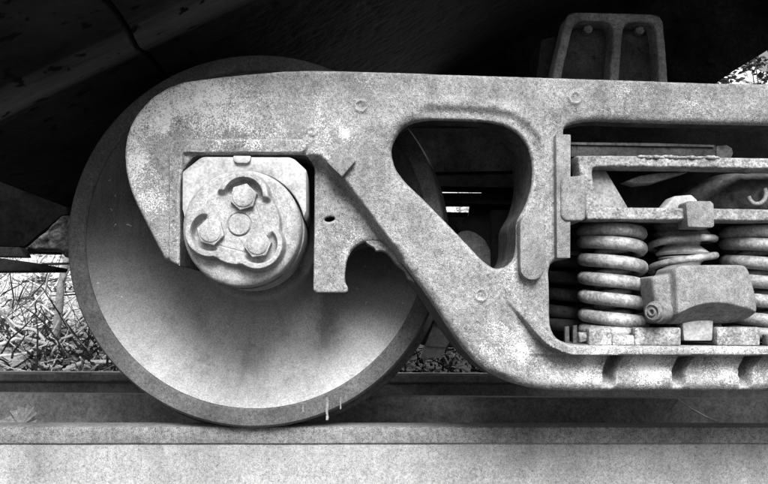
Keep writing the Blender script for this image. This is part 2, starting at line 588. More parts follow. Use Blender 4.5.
Y_RAIL = 1.695
rail('running_rail', Y_RAIL, M_RAIL, 'pale weathered steel rail in the foreground that the big wheel stands on', prof=flat_rail_profile())
rail('running_rail', Y_RAIL + 1.505, M_RAILF, 'farther steel rail with flat bright head, behind the plain dark bar')
bar_prof = [(-.022, -.002), (-.020, 0), (.020, 0), (.022, -.002), (.022, -.183), (-.022, -.183)]
rail('guard_bar', 2.30, M_RAILF, 'plain flat-sided dark steel bar lying between the two rails', rot=-0.05, prof=bar_prof)

# ------------------------------------------------------------------ near and far side frames
frame_px = [(168.5, 269), (162.7, 256), (153.4, 239), (141, 214.5), (134, 200), (128.6, 186.5), (124.6, 168), (123.6, 152), (125, 139), (129.6, 124.4),
            (137, 112), (151, 96.5), (166, 87), (182, 81), (207, 77.5), (234, 74.4), (260, 72), (285, 70), (312, 69.4), (350, 70),
            (400, 71.6), (480, 74.5), (560, 77), (650, 80), (722, 82.6)]
frame_px2 = [(722, 391.5), (640, 392), (575, 392), (554, 391.3), (532, 388.6), (514, 384), (500, 378.5), (487, 371), (476, 362), (465, 350), (450, 329),
             (435, 306), (424, 290), (402, 261), (393, 249), (385, 241.5), (376, 238.5), (363.5, 239.5), (353, 246), (346.5, 258), (344.5, 274), (345.5, 283),
             (348, 286), (348, 292), (312, 292), (313, 230), (313.6, 161), (306, 155), (298, 154.5), (194, 155), (183.5, 168), (181, 190), (181, 269)]
tri_px = [(391.7, 151.6), (393.5, 141), (401, 128), (412.5, 121), (427, 119), (468, 120), (492, 121.7), (507.6, 125.6), (519.5, 133.4), (528.4, 145),
          (532.5, 158), (533.6, 171), (532, 188), (527, 205), (517, 222), (516.5, 249.6), (514, 259.5), (507, 266.5), (498, 269), (491, 266.5), (482, 259.5),
          (457, 233), (425, 200), (406, 181.5), (395.6, 167)]
win_px = [(722, 122.5), (640, 121), (600, 119.5), (588, 119.5), (573, 122.5), (566, 126), (565.5, 133), (566, 200), (565.5, 258), (553, 262), (550, 270),
          (550.5, 318), (551.5, 328), (556, 337), (563, 342), (575, 344), (600, 345), (722, 345.3)]
XC = P(722, 240, Y_F).x                           # middle of the truck

def W(pts, Y=Y_F):
    return [(P(x, y, Y).x, P(x, y, Y).z) for x, y in pts]

def mirror(L):
    return [(2 * XC - x, z) for x, z in L[::-1]]

top, bot = W(smooth_loop(frame_px)[1:-2]), W(smooth_loop(frame_px2)[1:-2])
tri, win = W(smooth_loop(tri_px)), W(smooth_loop(win_px)[1:-2])
outer = top + mirror(top) + mirror(bot) + bot
loops = [outer, tri, mirror(tri), win + mirror(win)]
hole_slot = W([(329 + 5.5 * math.cos(t), 216 + 2.6 * math.sin(t) - 0.6 * math.cos(t)) for t in np.linspace(0, 6.0, 14)])
loops.append(hole_slot)

ped_recess = [(300, 170), (310, 156.5), (319, 157), (332, 168), (346, 184), (360, 202), (376, 224), (388, 240), (402, 259), (396, 300), (300, 300)]
lip_line = [(505, 290), (515, 303), (526, 316), (537, 330), (547, 341), (558, 347), (572, 349.5), (600, 350), (1200, 351)]
GROOVES = [[(622, 350), (615, 362), (611, 372), (609, 386)], [(694, 350), (686, 362), (681, 372), (679, 386)],
           [(763, 349), (753, 361), (748, 371), (746, 386)], [(835, 350), (825, 361), (819, 371), (817, 386)]]
RINGS = [(481, 295, 5.5), (361, 106, 5.5), (575, 98, 5.5), (312, 131, 4.0)]
PITS = [(171, 103, 2.2), (164.5, 110, 2.4), (159, 117, 2.6), (153, 124, 3), (147, 129, 3), (178, 121, 5), (141, 131, 2.5)]

def frame_front(X, Z, d):
    Xm = np.where(X > XC, 2 * XC - X, X)
    px, py = to_px(Xm, np.full(X.shape, Y_F), Z)
    pxr, pyr = to_px(X, np.full(X.shape, Y_F), Z)
    k = 1.4 / F_PX                                # metres per photo pixel on this plane
    # edge rounding, wider where the casting is fat
    dt = -sdf(px, py, [smooth_loop(tri_px)])      # >0 outside the window, px
    r = np.full(X.shape, 0.010)
    wr = sstep(405, 440, px) * sstep(222, 190, py) * sstep(475, 480, px + (215 - py) * 0.9 + 40)
    wt = (1 - 0.9 * wr) * sstep(20, 9, dt) * np.clip(sstep(215, 150, py) + sstep(505, 535, px) * sstep(240, 200, py), 0, 1)
    r = r + 0.012 * wt
    r = r + 0.012 * sstep(235, 250, py) * sstep(380, 400, px) * sstep(560, 500, px) * sstep(30, 10, np.abs((py - 261) - 1.32 * (px - 402)))
    r = r + 0.014 * sstep(368, 380, py)
    r = np.where((px < 350) & (py > 145) & (px > 172), 0.004, r)
    r = np.where((py > 100) & (py < 140) & (px > 560), 0.012, r)
    y = Y_F + rnd(d, r)
    bp = lambda c_, w_: np.exp(-((dt - c_) / w_) ** 2)
    y = y + wr * (-0.0065 * bp(15, 5) + 0.004 * bp(7, 4.5) - 0.0012 * bp(1.5, 1.5))
    # body of the arm is slightly crowned; pedestal leg sits back from it
    ds = sdf(px, py, [ped_recess])
    y = y + 0.046 * sstep(-3.5, 5, ds) * sstep(303, 308, px)
    # pedestal roof rim and outer leg rim
    dr = line_dist(px, py, [(177, 268), (177, 160), (178, 148), (190, 147), (300, 147)])
    y = y - 0.011 * sstep(8.0, 5.8, dr)
    # lip of the spring pocket
    dl = line_dist(px, py + 3.0 * fbm(px * 0.045, np.zeros(px.shape) + .5, 3, 91), lip_line)
    tl = sstep(500, 545, px)
    y = y - 0.030 * tl * sstep(6.0, 4.4, dl)
    y = y + 0.012 * sstep(353, 357, py) * sstep(520, 560, px) * sstep(385, 366, py)
    # slanted recesses across the lower chord
    for G in GROOVES:
        dg = line_dist(pxr, pyr, G)
        y = y + 0.050 * sstep(7.0, 3.8, dg) * sstep(353.5, 357, py) * sstep(389, 374, py)
    # column set back a little right of the triangular window
    y = y + 0.006 * sstep(541, 546, px) * sstep(105, 125, py) * sstep(290, 262, py)
    for cx, cy, rr in RINGS:
        q = np.hypot(px - cx, py - cy)
        y = y - 0.0042 * sstep(2.0, 0.7, np.abs(q - rr))
    for cx, cy, rr in PITS:
        q = np.hypot(px - cx, py - cy)
        y = y + 0.0025 * sstep(rr, rr * 0.6, q) - 0.001 * sstep(1.2, .3, np.abs(q - rr - .6))
    y = y + 0.0030 * fbm(X * 22, Z * 22, 4, 5) + 0.0020 * fbm(X * 110, Z * 110, 3, 9)
    return y

sf = thing('side_frame', 'speckled pale grey cast side frame in front of the big wheel, with triangular window', 'side frame')
def frame_back(X, Z):
    Xm = np.where(X > XC, 2 * XC - X, X)
    px, py = to_px(Xm, np.full(X.shape, Y_F), Z)
    dep = np.full(X.shape, 0.175)
    dep = dep - 0.125 * sstep(175, 135, py) * (py > 100) * (px > 385) * np.maximum(sstep(545, 480, px), px > 548)
    return Y_F + dep
casting = relief('casting', loops, 0.0025, frame_front, frame_back, M_FRAME, sf, M_RUSTB)

# oblong lug, diamond boss and guide strip on the near frame
def capsule(cx, y0, y1, r, n=10):
    pts = [(cx + r * math.cos(t), y0 + r - r * math.sin(t)) for t in np.linspace(0, math.pi, n)]
    return pts + [(cx - r * math.cos(t), y1 - r + r * math.sin(t)) for t in np.linspace(0, math.pi, n)]
bm_obj('lug', px_prism(capsule(532.5, 213, 280, 12.3), Y_F - 0.022, Y_F + 0.03, 0.003), M_LUG, sf)
bm_obj('boss', px_prism([(340, 146), (356, 160.5), (342, 177), (326.5, 162)], Y_F - 0.016, Y_F + 0.02, 0.003), M_LUG, sf)
bm_obj('guide_strip', px_prism([(556, 134), (571, 134.5), (570.5, 258), (557, 258)], Y_F - 0.012, Y_F + 0.05, 0.002), M_LUG, sf)
# ragged casting flash in the notch behind the diagonal
fl = [(364, 240), (372, 239.5), (380, 240), (390, 246), (400, 256), (410, 270), (424, 287), (432, 300), (428, 299), (420, 288), (413, 280), (409, 279),
      (406, 271), (400, 266), (396, 263), (392, 257), (387, 252), (382, 250), (376, 250.5), (374, 247), (368, 244)]
bm_obj('casting_flash', px_prism(fl, Y_F + 0.05, Y_F + 0.085, 0.002), M_BOLST, sf)
# spring seat plate inside the pocket and its retaining tabs
zs_ = P(650, 345.5, Y_F - 0.02).z
xl = P(553, 340, Y_F).x
bm_obj('spring_seat', box_bm((XC, Y_F + 0.105, zs_ - 0.0105), (2 * (XC - xl), 0.20, 0.020), 0.002), M_BOLST, sf)
for x0, x1, yt in ((589, 612, 328), (612.5, 634.5, 335), (635, 681, 327.5), (717, 760, 327), (768, 800, 334)):
    lo = P(x0, 346, Y_F - 0.004).z
    bm_obj('retaining_tab', px_prism([(x0, 345.2), (x0, yt + 1), (x0 + 1.5, yt), (x1 - 1.5, yt), (x1, yt + 1), (x1, 345.2)], Y_F - 0.010, Y_F + 0.012, 0.002), M_BOLST, sf)

bm_obj('dark_backing', box_bm((XC, Y_F + 0.36, zs_ + 0.13), (2 * (XC - xl) + 0.10, 0.02, 0.36), 0.003), M_BODY, sf)  # added black sheet that keeps the gaps between the coils dark
# far side frame: the same casting turned round
Y_MID = Y_RAIL + 1.505 / 2
ff = thing('side_frame', 'dark far side frame seen through gaps beneath the car, behind the wheels', 'side frame', None, (2 * XC, 2 * Y_MID, 0))
ff.rotation_euler = (0, 0, math.pi)
fc = casting.copy(); COL.objects.link(fc); fc.parent = ff

# ------------------------------------------------------------------ wheelset
AX = P(258, 240.5, 1.63)
R_W = 0.4185
AX.z = R_W + 0.0005

def wheel_parts(parent, yf, sgn=1):
    """yf: outer rim face; sgn +1 when the flange lies towards +Y"""
    w = bpy.data.objects.new('wheel', None); COL.objects.link(w); w.parent = parent
    q = lambda t: yf + sgn * t
    c = (AX.x, 0, AX.z)
    rim = [(.372, .034), (.3745, .012), (.3765, .003), (.380, 0), (.405, 0), (.412, .001), (.4155, .006), (R_W, .014), (R_W + .0015, .060), (R_W + .003, .095),
           (R_W + .010, .106), (R_W + .022, .113), (R_W + .0255, .122), (R_W + .022, .133), (R_W + .010, .140), (.38, .141), (.368, .139), (.36, .10)]
    lathe_obj('rim', [(r, q(t)) for r, t in rim], c, M_RIM, w, 160, smooth=35)
    plate = [(.105, -.030), (.132, -.028), (.140, -.020), (.146, .020), (.155, .050), (.170, .070), (.190, .078), (.215, .077), (.25, .066), (.29, .050), (.33, .031), (.352, .020), (.366, .011), (.3757, .0045)]
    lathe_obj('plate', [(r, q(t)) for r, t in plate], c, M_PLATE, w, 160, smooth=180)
    back = [(.10, .160), (.135, .16), (.150, .12), (.2, .095), (.28, .115), (.33, .10), (.36, .10)]
    lathe_obj('back_plate', [(r, q(t)) for r, t in back], c, M_DARK, w, 96, smooth=180)
    return w

def wheelset(label):
    ws = thing('wheelset', label, 'wheel')
    global rim_near
    rim_near = wheel_parts(ws, 1.630, 1)
    wheel_parts(ws, 2 * Y_MID - 1.630, -1)
    ya, yb = 1.40, 2 * Y_MID - 1.40
    lathe_obj('axle', [(0, ya), (.07, ya), (.072, 1.56), (.085, 1.59), (.10, 1.62), (.105, 1.80), (.085, 1.9), (.082, Y_MID), (.085, yb - .5), (.105, yb - .4),
                       (.1, yb - .22), (.072, yb - .16), (.07, yb), (0, yb)], (AX.x, 0, AX.z), M_DARK, ws, 48)
    return ws
ws = wheelset('big dished steel wheel on the rail behind the side frame')

# ------------------------------------------------------------------ roller bearing on the axle end
def bearing_and_adapter(dx, blabel, alabel, first=True):
    rb = thing('roller_bearing', blabel, 'bearing', 'axle bearings')
    c = P(241.7, 227.5, 1.345)
    R = 0.1085
    yc = 1.345
    lathe_obj('cup', [(.06, yc + .012), (R - .004, yc + .012), (R, yc + .018), (R, yc + .05), (R - .002, yc + .052), (R - .002, yc + .058), (R + .002, yc + .060),
                      (R + .002, yc + .175), (.07, yc + .18)], (c.x, 0, c.z), M_CUP, rb, 96)
    kpx = yc / F_PX
    bolts = [(245.3, 199, 80), (213.2, 233.5, 197), (259.3, 245.5, 315)]
    bw_ = [(P(x, y, yc).x, P(x, y, yc).z) for x, y, _ in bolts]
    cc = P(240.6, 225.5, yc)
    loop = [(c.x + R * math.cos(t), c.z + R * math.sin(t)) for t in np.linspace(0, 2 * math.pi, 120)[:-1]]
    def capfront(X, Z, d):
        y = yc + rnd(d, 0.012)
        dl = np.full(X.shape, -1e9)
        for bx, bz in bw_:                       # lobed boss around the three screws
            dl = np.maximum(dl, 25 * kpx - np.hypot(X - bx, Z - bz))
        dl = np.maximum(dl, 0.074 - np.hypot(X - cc.x, Z - cc.z) - 0.0)
        h_ = 0.016 * sstep(-0.0025, 0.0025, dl)
        for bx, bz in bw_:
            q = np.hypot(X - bx, Z - bz)
            ux, uz = bx - cc.x, bz - cc.z
            L = math.hypot(ux, uz)
            out = ((X - bx) * ux + (Z - bz) * uz) / L
            w = sstep(-0.004, 0.008, out)
            rim_ = sstep(18.2 * kpx, 19.6 * kpx, q) * sstep(27.5 * kpx, 24.5 * kpx, q)
            h_ = h_ + 0.014 * w * rim_
            h_ = h_ - 0.0095 * w * sstep(18.6 * kpx, 17.2 * kpx, q)
        q = np.hypot(X - cc.x, Z - cc.z)
        h_ = h_ - 0.0025 * sstep(0.0014, 0.0004, np.abs(q - 11.5 * kpx)) 
        for i in (1, 2):                         # edges of the thin locking plate
            A, B = bw_[i], bw_[(i + 1) % 3]
            mx, mz = (A[0] + B[0]) / 2 - cc.x, (A[1] + B[1]) / 2 - cc.z
            o1 = 1.72
            A2 = (cc.x + mx * o1 + (A[0] - B[0]) * .33, cc.z + mz * o1 + (A[1] - B[1]) * .33)
            B2 = (cc.x + mx * o1 - (A[0] - B[0]) * .33, cc.z + mz * o1 - (A[1] - B[1]) * .33)
            h_ = h_ - 0.0014 * sstep(0.0013, 0.0004, seg_dist(X, Z, A2, B2))
        y = y - h_ + 0.0012 * fbm(X * 40, Z * 40, 4, 21) + 0.0007 * fbm(X * 160, Z * 160, 2, 22)
        return y
    relief('end_cap', [loop], 0.0011, capfront, yc + 0.022, M_BEAR, rb)
    for i, (bx, bz) in enumerate(bw_):
        rot = [0.30, 0.80, 0.15][i]
        bm = prism_bm([(bx + 13.6 * kpx * math.cos(rot + j * math.pi / 3), bz + 13.6 * kpx * math.sin(rot + j * math.pi / 3)) for j in range(6)], yc - 0.0275, yc + 0.002, 0.0014, 2)
        sc = bm_obj('cap_screw', bm, M_BEAR, rb)
        lathe_obj('crown', [(0, yc - .0300), (9.2 * kpx, yc - .0299), (10.3 * kpx, yc - .0288), (10.6 * kpx, yc - .0270)], (bx, 0, bz), M_BEAR, sc, 32, smooth=50)
    lathe_obj('centre_plug', [(0, yc - .0190), (10 * kpx, yc - .0190), (10.8 * kpx, yc - .0175), (10.9 * kpx, yc - .010)], (cc.x, 0, cc.z), M_BEAR, rb, 40)
    # adapter saddle sitting on the bearing
    arc = [(c.x + (R + .004) * math.cos(t), c.z + (R + .004) * math.sin(t)) for t in np.linspace(RAD(8), RAD(172), 40)]
    ya = Y_F - 0.014
    o_ = W([(182, 209), (182, 172), (199, 158.5), (203, 156.5), (290, 157), (295, 159.5), (306.5, 170), (306.5, 211)], ya)
    pts = o_ + [p for p in arc if o_[0][0] + .004 < p[0] < o_[-1][0] - .004]
    ad = thing('bearing_adapter', alabel, 'adapter', 'bearing adapters')
    bm_obj('saddle', prism_bm(pts, ya, ya + 0.16, 0.004, 2), M_ADAPT, ad)
    bm_obj('lug', px_prism([(233, 155.6), (251, 155.8), (250, 161), (247, 163), (237, 163), (234, 161)], ya - 0.009, ya + 0.01, 0.002), M_ADAPT, ad)
    return rb, ad
rb, ad = bearing_and_adapter(0, 'round pale bearing end cap with three large bolts at the wheel centre', 'pale bearing adapter block with clipped corners above the round bearing cap')

# ------------------------------------------------------------------ bolster end in the spring window
Y_B = Y_F - 0.005
bo = thing('bolster', 'pale flaking bolster end forming a flat open frame above the coil springs', 'bolster')
XR = 2 * XC
def mx(px, py, Y):                                # mirrored world point about the truck centre
    q = P(px, py, Y); return (2 * XC - q.x, q.z)
def bar(name, tl_, bl_, tr_, br_, y0, y1, mat, parent, bev=0.003):
    return bm_obj(name, prism_bm([(P(*tl_, y0).x, P(*tl_, y0).z), (P(*tr_, y0).x, P(*tr_, y0).z), (P(*br_, y0).x, P(*br_, y0).z), (P(*bl_, y0).x, P(*bl_, y0).z)], y0, y1, bev), mat, parent)
ob = [(577, 155.4), (640, 155.6), (858, 160), (862, 164), (860, 219), (856, 222), (720, 220.5), (588, 219.5), (586, 216), (584, 200), (579, 166)]
ib = smooth_loop([(592, 170), (596, 166.5), (680, 167), (846, 170.5), (850, 174), (849, 207), (845, 210.5), (720, 208.5), (603, 207), (598, 203), (594, 185)], 2)
def bol_front(X, Z, d):
    return Y_B + rnd(d, 0.004) + 0.004 * fbm(X * 45, Z * 45, 4, 33) + 0.003 * fbm(X * 150, Z * 150, 2, 34)
relief('end_frame', [W(ob, Y_B), W(ib, Y_B)], 0.002, bol_front, Y_B + 0.045, M_BOLST, bo)
bar('lower_flange', (590, 208), (592, 218.5), (850, 211), (850, 221), Y_B + .03, Y_B + 0.20, M_RUSTB, bo)
bm_obj('stop_lug', px_prism([(561, 181), (564, 177), (583, 175), (586, 179), (586, 219), (582, 221), (565, 221), (561, 216)], Y_B - 0.012, Y_B + 0.08, 0.005, 3), M_LUG, bo)
bm_obj('gusset', px_prism([(590, 166), (606, 170), (628, 207), (628, 212), (590, 212)], Y_B + 0.035, Y_B + 0.065, 0.003), M_CUP, bo)
bm_obj('clip', px_prism([(686, 203), (688, 201), (711, 201), (714, 204), (714.5, 226), (712, 227.5), (688, 227)], Y_B - 0.014, Y_B + 0.03, 0.002), M_LUG, bo)
bm_obj('packing', px_prism([(663, 209), (674, 196), (692, 194.5), (698, 200), (698, 210)], Y_B + 0.02, Y_B + 0.06, 0.004), M_ADAPT, bo)
# inner casting walls seen in the opening
def mound(X, Z, d):
    px, py = to_px(X, np.full(X.shape, Y_B + .055), Z)
    return Y_B + 0.055 + rnd(d, 0.06) + 0.0016 * np.maximum(745 - px, 0) + 0.010 * fbm(X * 30, Z * 30, 4, 31)
relief('inner_casting', [W(smooth_loop([(690, 214), (702, 190), (716, 176), (735, 168), (790, 168), (812, 182), (822, 214)], 2), Y_B + .055)], 0.003, mound, Y_B + 0.3, M_RUSTB, bo)
lens = [(626, 181), (640, 175.5), (660, 172.5), (690, 171.5), (672, 177), (655, 182.5), (638, 184)]
bm_obj('inner_rib', px_prism(lens, Y_B + 0.05, Y_B + 0.09, 0.004), M_LUG, bo)
hk = [P(757 + 9 * math.cos(t), 194 + 10 * math.sin(t), Y_B + 0.045) for t in np.linspace(-0.6, 2.9, 14)]
tube_obj('hook', hk, 0.0045, M_CUP, bo)
# weld beads along the upper flange
for i in range(22):
    x = 640 + i * 3.6 + rng.uniform(-1, 1)
    q = P(x, 156.4 + (x - 577) * 0.0144 + rng.uniform(-.6, .6), Y_B + 0.004)
    bm = bmesh.new()
    bmesh.ops.create_icosphere(bm, subdivisions=2, radius=rng.uniform(.004, .0075))
    for v in bm.verts:
        v.co = Vector((v.co.x * 1.4, v.co.y * 1.5, v.co.z * .7)) + q
    bm_obj('weld_bead', bm, M_BOLST, bo, 180)
# beam body running across under the car
zt, zb = P(720, 160, Y_B).z, P(720, 214, Y_B).z
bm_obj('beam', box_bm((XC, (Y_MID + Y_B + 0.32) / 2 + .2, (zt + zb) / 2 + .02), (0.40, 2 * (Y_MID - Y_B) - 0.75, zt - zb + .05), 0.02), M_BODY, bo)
# packing plate above the bolster
pl = thing('top_plate', 'dark grey flat plate with rounded end lying above the bolster flange', 'plate')
bm_obj('plate', px_prism([(571, 142), (716, 145), (716, 159), (571, 157)], Y_B + 0.06, Y_B + 0.16, 0.002), M_DARK, pl)
bm_obj('top_strip', px_prism([(571, 142.3), (655, 143.2), (714, 145), (714, 147), (571, 144.5)], Y_B + 0.055, Y_B + 0.0595, 0.0), M_RUSTB, pl)
bm_obj('end_cap', px_prism([(716.5, 146), (727, 145), (732, 148), (733.5, 153), (731, 159), (716.5, 159)], Y_B + 0.058, Y_B + 0.14, 0.002), M_RUSTB, pl)

# ------------------------------------------------------------------ springs
Y_S = 1.492
z_seat = zs_ - 0.001
z_top = P(612, 219.5, Y_S).z - 0.004

def helix(cx, cy, R, wire, zc, hand=1, n=28, phase=0.0, sides=12):
    """zc: heights of the strand each time it passes the front, bottom to top"""
    path = []
    T = len(zc) - 1
    ts = np.arange(-0.45, T + 0.45, 1.0 / n)
    for t in ts:
        z = np.interp(t, range(T + 1), zc)
        if t < 0: z = zc[0] - 0.002
        if t > T: z = zc[-1] + 0.002
        th = -math.pi / 2 - hand * 2 * math.pi * t + phase
        path.append((cx + R * math.cos(th), cy + R * math.sin(th), z))
    zz = np.array([p[2] for p in path])
    zz = np.convolve(np.pad(zz, 7, mode='edge'), np.ones(15) / 15, 'valid')
    path = [(p[0], p[1], z) for p, z in zip(path, zz)]
    V, Fc = tube_mesh(path, wire, sides)
    return V, Fc

def front_z(py, x=612, dy=0.058):
    return P(x, py, Y_S - dy).z
rows = [front_z(v) for v in (334, 320.5, 300.5, 281.5, 262.5, 243, 228.5)]
def outer_spring(pxc, Y, label, grp, mat=M_SPRING):
    cx = P(pxc, 280, Y).x if Y == Y_S else pxc
    V, Fc = helix(cx, Y, 0.0575, 0.0136, rows)
    o = py_obj('coil_spring', V, Fc, mat, None, 180)
    return tag(o, label, 'spring', grp), cx
def inner_spring(cx, Y, label, grp):
    zr = np.linspace(rows[0] - .004, rows[-1] + .004, 11)
    V, Fc = helix(cx, Y, 0.030, 0.0085, list(zr), hand=-1, n=20, sides=8)
    return tag(py_obj('inner_coil_spring', V, Fc, M_SPRING, None, 180), label, 'spring', grp)
_, cxa = outer_spring(612.5, Y_S, 'thick pale coil spring beside the column, leftmost under the bolster', 'front outer coil springs')
inner_spring(cxa, Y_S, 'thin dark coil spring nested inside the leftmost thick coil spring', 'inner coil springs')
_, cxb = outer_spring(757, Y_S, 'thick pale coil spring at the right edge behind the rounded block', 'front outer coil springs')
inner_spring(cxb, Y_S, 'thin dark coil spring nested inside the coil spring at right edge', 'inner coil springs')
cxm = P(683, 280, Y_S).x
pitch = cxm - cxa
back = [('dark coil spring of the back row, peeping out left of the front coil', cxa - 0.012), ('back-row coil spring in the gap behind the conical snubber', cxm - .012),
        ('back-row coil spring behind the right-hand front coil spring', cxb - .012)]
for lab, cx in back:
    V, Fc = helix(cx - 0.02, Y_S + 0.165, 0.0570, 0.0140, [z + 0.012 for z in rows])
    tag(py_obj('coil_spring', V, Fc, M_DARK, None, 180), lab, 'spring', 'back row coil springs')  # back row coloured darker to paint the shade behind the front coils

# snubber: thin strand wound round stacked cones
sn = thing('snubber', 'snubber of stacked pale cones with thin coil, between the two thick springs', 'snubber', None, (0, 0, 0))
cy_ = Y_S
zr = [front_z(v, 683, .06) for v in (330, 312, 290, 257, 237)]
V, Fc = helix(cxm, cy_, 0.0635, 0.0072, zr, hand=-1)
py_obj('thin_coil', V, Fc, M_SPRING, sn, 180)
zA = P(683, 222, cy_).z
prof = [(0, zA), (.052, zA), (.056, zA - .004), (.056, zA - .012), (.050, zA - .016)]
z0 = zA - .020
prof += [(.050, z0), (.056, z0 - .006), (.050, z0 - .012)]
lathe_obj('collar', prof + [(0, z0 - .012)], (cxm, cy_, 0), M_INNER, sn, 48, 'Z')
for i in range(4):
    zt_ = z0 - .010 - i * .042
    lathe_obj('cone', [(.030, zt_), (.046, zt_ - .002), (.048, zt_ - .005), (.036, zt_ - .014), (.034, zt_ - .020), (.044, zt_ - .028), (.053, zt_ - .036), (.050, zt_ - .041), (.02, zt_ - .041)],
              (cxm, cy_, 0), M_ADAPT, sn, 48, 'Z', 45)

# ------------------------------------------------------------------ rounded block in front of the springs
blk = thing('cast_block', 'large rounded pale cast block with arched lower edge, in front of the springs', 'block')
yB = 1.352
bl = smooth_loop([(664, 324.5), (656.5, 277), (659, 275), (674, 274), (675, 269), (679, 266), (690, 265), (745, 264.5), (751, 267), (756, 280), (761, 296), (762.5, 310), (760, 318), (752, 322.5), (740, 324)], 2)
def blk_front(X, Z, d):
    px, py = to_px(X, np.full(X.shape, yB), Z)
    y = yB + rnd(d, 0.006) + 0.018 * ((px - 715) / 50) ** 2 * (px > 715) + 0.006 * ((px - 715) / 50) ** 2 * (px < 715)
    arc = 302 + 19 * np.abs((px - 717) / 48) ** 2.1 - 6 * sstep(735, 765, px)
    y = y + np.clip(py - arc, 0, 40) * (yB / F_PX) * 1.5
    y = y + 0.016 * sstep(677, 673, px + (py - 270) * -.06) * sstep(0, 1, px)
    y = y + 0.0015 * fbm(X * 60, Z * 60, 4, 41)
    return y
relief('block', [W(bl, yB)], 0.0018, blk_front, yB + 0.085, M_LUG, blk)
b0, b1 = P(652, 312, yB + .006), P(670, 311, yB + .045)
ax_ = (b1 - b0).normalized()
rotm = ax_.to_track_quat('Y', 'Z').to_matrix()
V, Fc = lathe_mesh([(0, .004), (.004, .004), (.005, -.002), (.007, -.002), (.0078, .002), (.0125, .0025), (.0135, -.001), (.016, .0005), (.017, .004), (.017, .010), (.020, .011), (.0205, .017), (.019, .05)], 32)
py_obj('bolt', [b0 + rotm @ Vector(v) for v in V], Fc, M_LUG, blk, 35)
bm_obj('foot', px_prism([(682, 318), (714, 318), (713, 341), (684, 341)], yB + 0.052, yB + 0.083, 0.004), M_ADAPT, blk)

# little odds and ends on the spring seat
nt = P(583, 337, Y_F + .01)
bmn = bmesh.new()
bmesh.ops.create_cone(bmn, cap_ends=True, segments=6, radius1=.0115, radius2=.0095, depth=.02)
bmesh.ops.bevel(bmn, geom=list(bmn.edges), offset=.0012, segments=2, affect='EDGES')
bmn.transform(Matrix.Translation(nt) @ Matrix.Rotation(1.5, 4, 'Y'))
tag(bm_obj('hex_nut', bmn, M_BOLST, None), 'small pale hexagonal nut on the spring seat left of first tab', 'nut')
for i, (x, lab) in enumerate(((565, 'short upright rusty peg at the left corner of the spring seat'), (573, 'taller upright rusty peg beside the small hexagonal nut'))):
    tag(bm_obj('peg', px_prism([(x, 343), (x + .4, 327 - i), (x + 4.2, 326 - i), (x + 4.6, 343)], Y_F + .012, Y_F + .022, .001), M_RUSTB), lab, 'peg')

# ------------------------------------------------------------------ hopper car above
car = thing('hopper_car', 'black sloping underside of the rail car above the wheel and side frame', 'rail car')
A_, B_ = P(0, 105, 1.45), P(220, 0, 1.45)
sl = (B_.z - A_.z) / (B_.x - A_.x)
def slope_z(x):
    return A_.z + (x - A_.x) * sl
XL, XRt = -0.86, 3.2
prof = [(3.42, 0.0), (2.4, 0.0), (1.62, 0.0)] + [(1.60 - .02 * i, -.018 * math.exp(-((1.60 - .02 * i - 1.45) / .055) ** 2)) for i in range(16)] + [(1.2, 0.0), (1.06, 0.0)]
def slope_piece(name, x0, x1, mat, dz=0.0, n=40):
    xs = np.linspace(x0, x1, n)
    V, Fc = [], []
    k = len(prof)
    for x in xs:
        for y, dn in prof:
            V.append((x, y, slope_z(x) + dn + dz + 0.004 * float(fbm(np.array([x * 4.0]), np.array([y * 4.0]), 3, 51)[0])))
    for x in xs:
        for y, dn in prof:
            V.append((x, y + .004, slope_z(x) + dn + dz + .02))
    o_ = n * k
    for i in range(n - 1):
        for j in range(k - 1):
            a1 = i * k + j; a2 = a1 + 1; a4 = (i + 1) * k + j; a3 = a4 + 1
            Fc.append((a1, a2, a3, a4)); Fc.append((o_ + a1, o_ + a4, o_ + a3, o_ + a2))
        for j in (0, k - 1):
            a1 = i * k + j; a4 = (i + 1) * k + j
            Fc.append((a1, a4, o_ + a4, o_ + a1))
    for i in (0, n - 1):
        for j in range(k - 1):
            Fc.append((i * k + j, i * k + j + 1, o_ + i * k + j + 1, o_ + i * k + j))
    return py_obj(name, V, Fc, mat, car, 30)
xs_seam = P(137, 30, 1.45).x
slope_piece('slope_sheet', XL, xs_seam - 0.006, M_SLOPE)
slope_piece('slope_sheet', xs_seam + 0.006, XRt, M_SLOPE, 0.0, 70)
slope_piece('seam_strip', xs_seam - 0.05, xs_seam + 0.05, M_BODY, 0.03, 4)
bm_obj('shade_sill', box_bm((0.9, 1.12, 1.36), (6.4, 0.20, 0.50), .02), M_BODY, car)  # unseen sill, added overhead and set low to shade the upper wheel
bm_obj('floor', box_bm((0.9, 2.45, 2.45), (6.4, 2.8, 0.10), .01), M_BODY, car)
bm_obj('centre_sill', box_bm((0.9, Y_MID, 0.80), (6.0, 0.34, 0.22), .01), M_BODY, car)
# twin-pocket bracket behind the top chord
yk = Y_F + 0.21
kl = [P(x, y, yk) for x, y in ((548, 92), (566, 14), (572, 12), (658, 14), (665, 19), (669, 92))]
brk = bpy.data.objects.new('bracket', None); COL.objects.link(brk); brk.parent = car
bo_ = smooth_loop([(549, 95), (556, 60), (567, 15), (574, 12), (655, 14), (663, 19), (666, 50), (669, 95)])
bh1 = smooth_loop([(558, 98), (564, 65), (573, 27), (579, 21), (606, 21), (613, 26), (613, 40), (608, 98)], 2)
bh2 = smooth_loop([(618, 98), (622, 40), (624, 26), (630, 22), (650, 22), (656, 28), (658, 55), (660, 98)], 2)
def brk_front(X, Z, d):
    return yk + rnd(d, 0.004) + 0.003 * fbm(X * 50, Z * 50, 3, 81)
for o__ in ([bo_, bh1, bh2],):
    relief('rib_frame', [W(q, yk) for q in o__], 0.002, brk_front, yk + 0.05, M_RIB, brk)
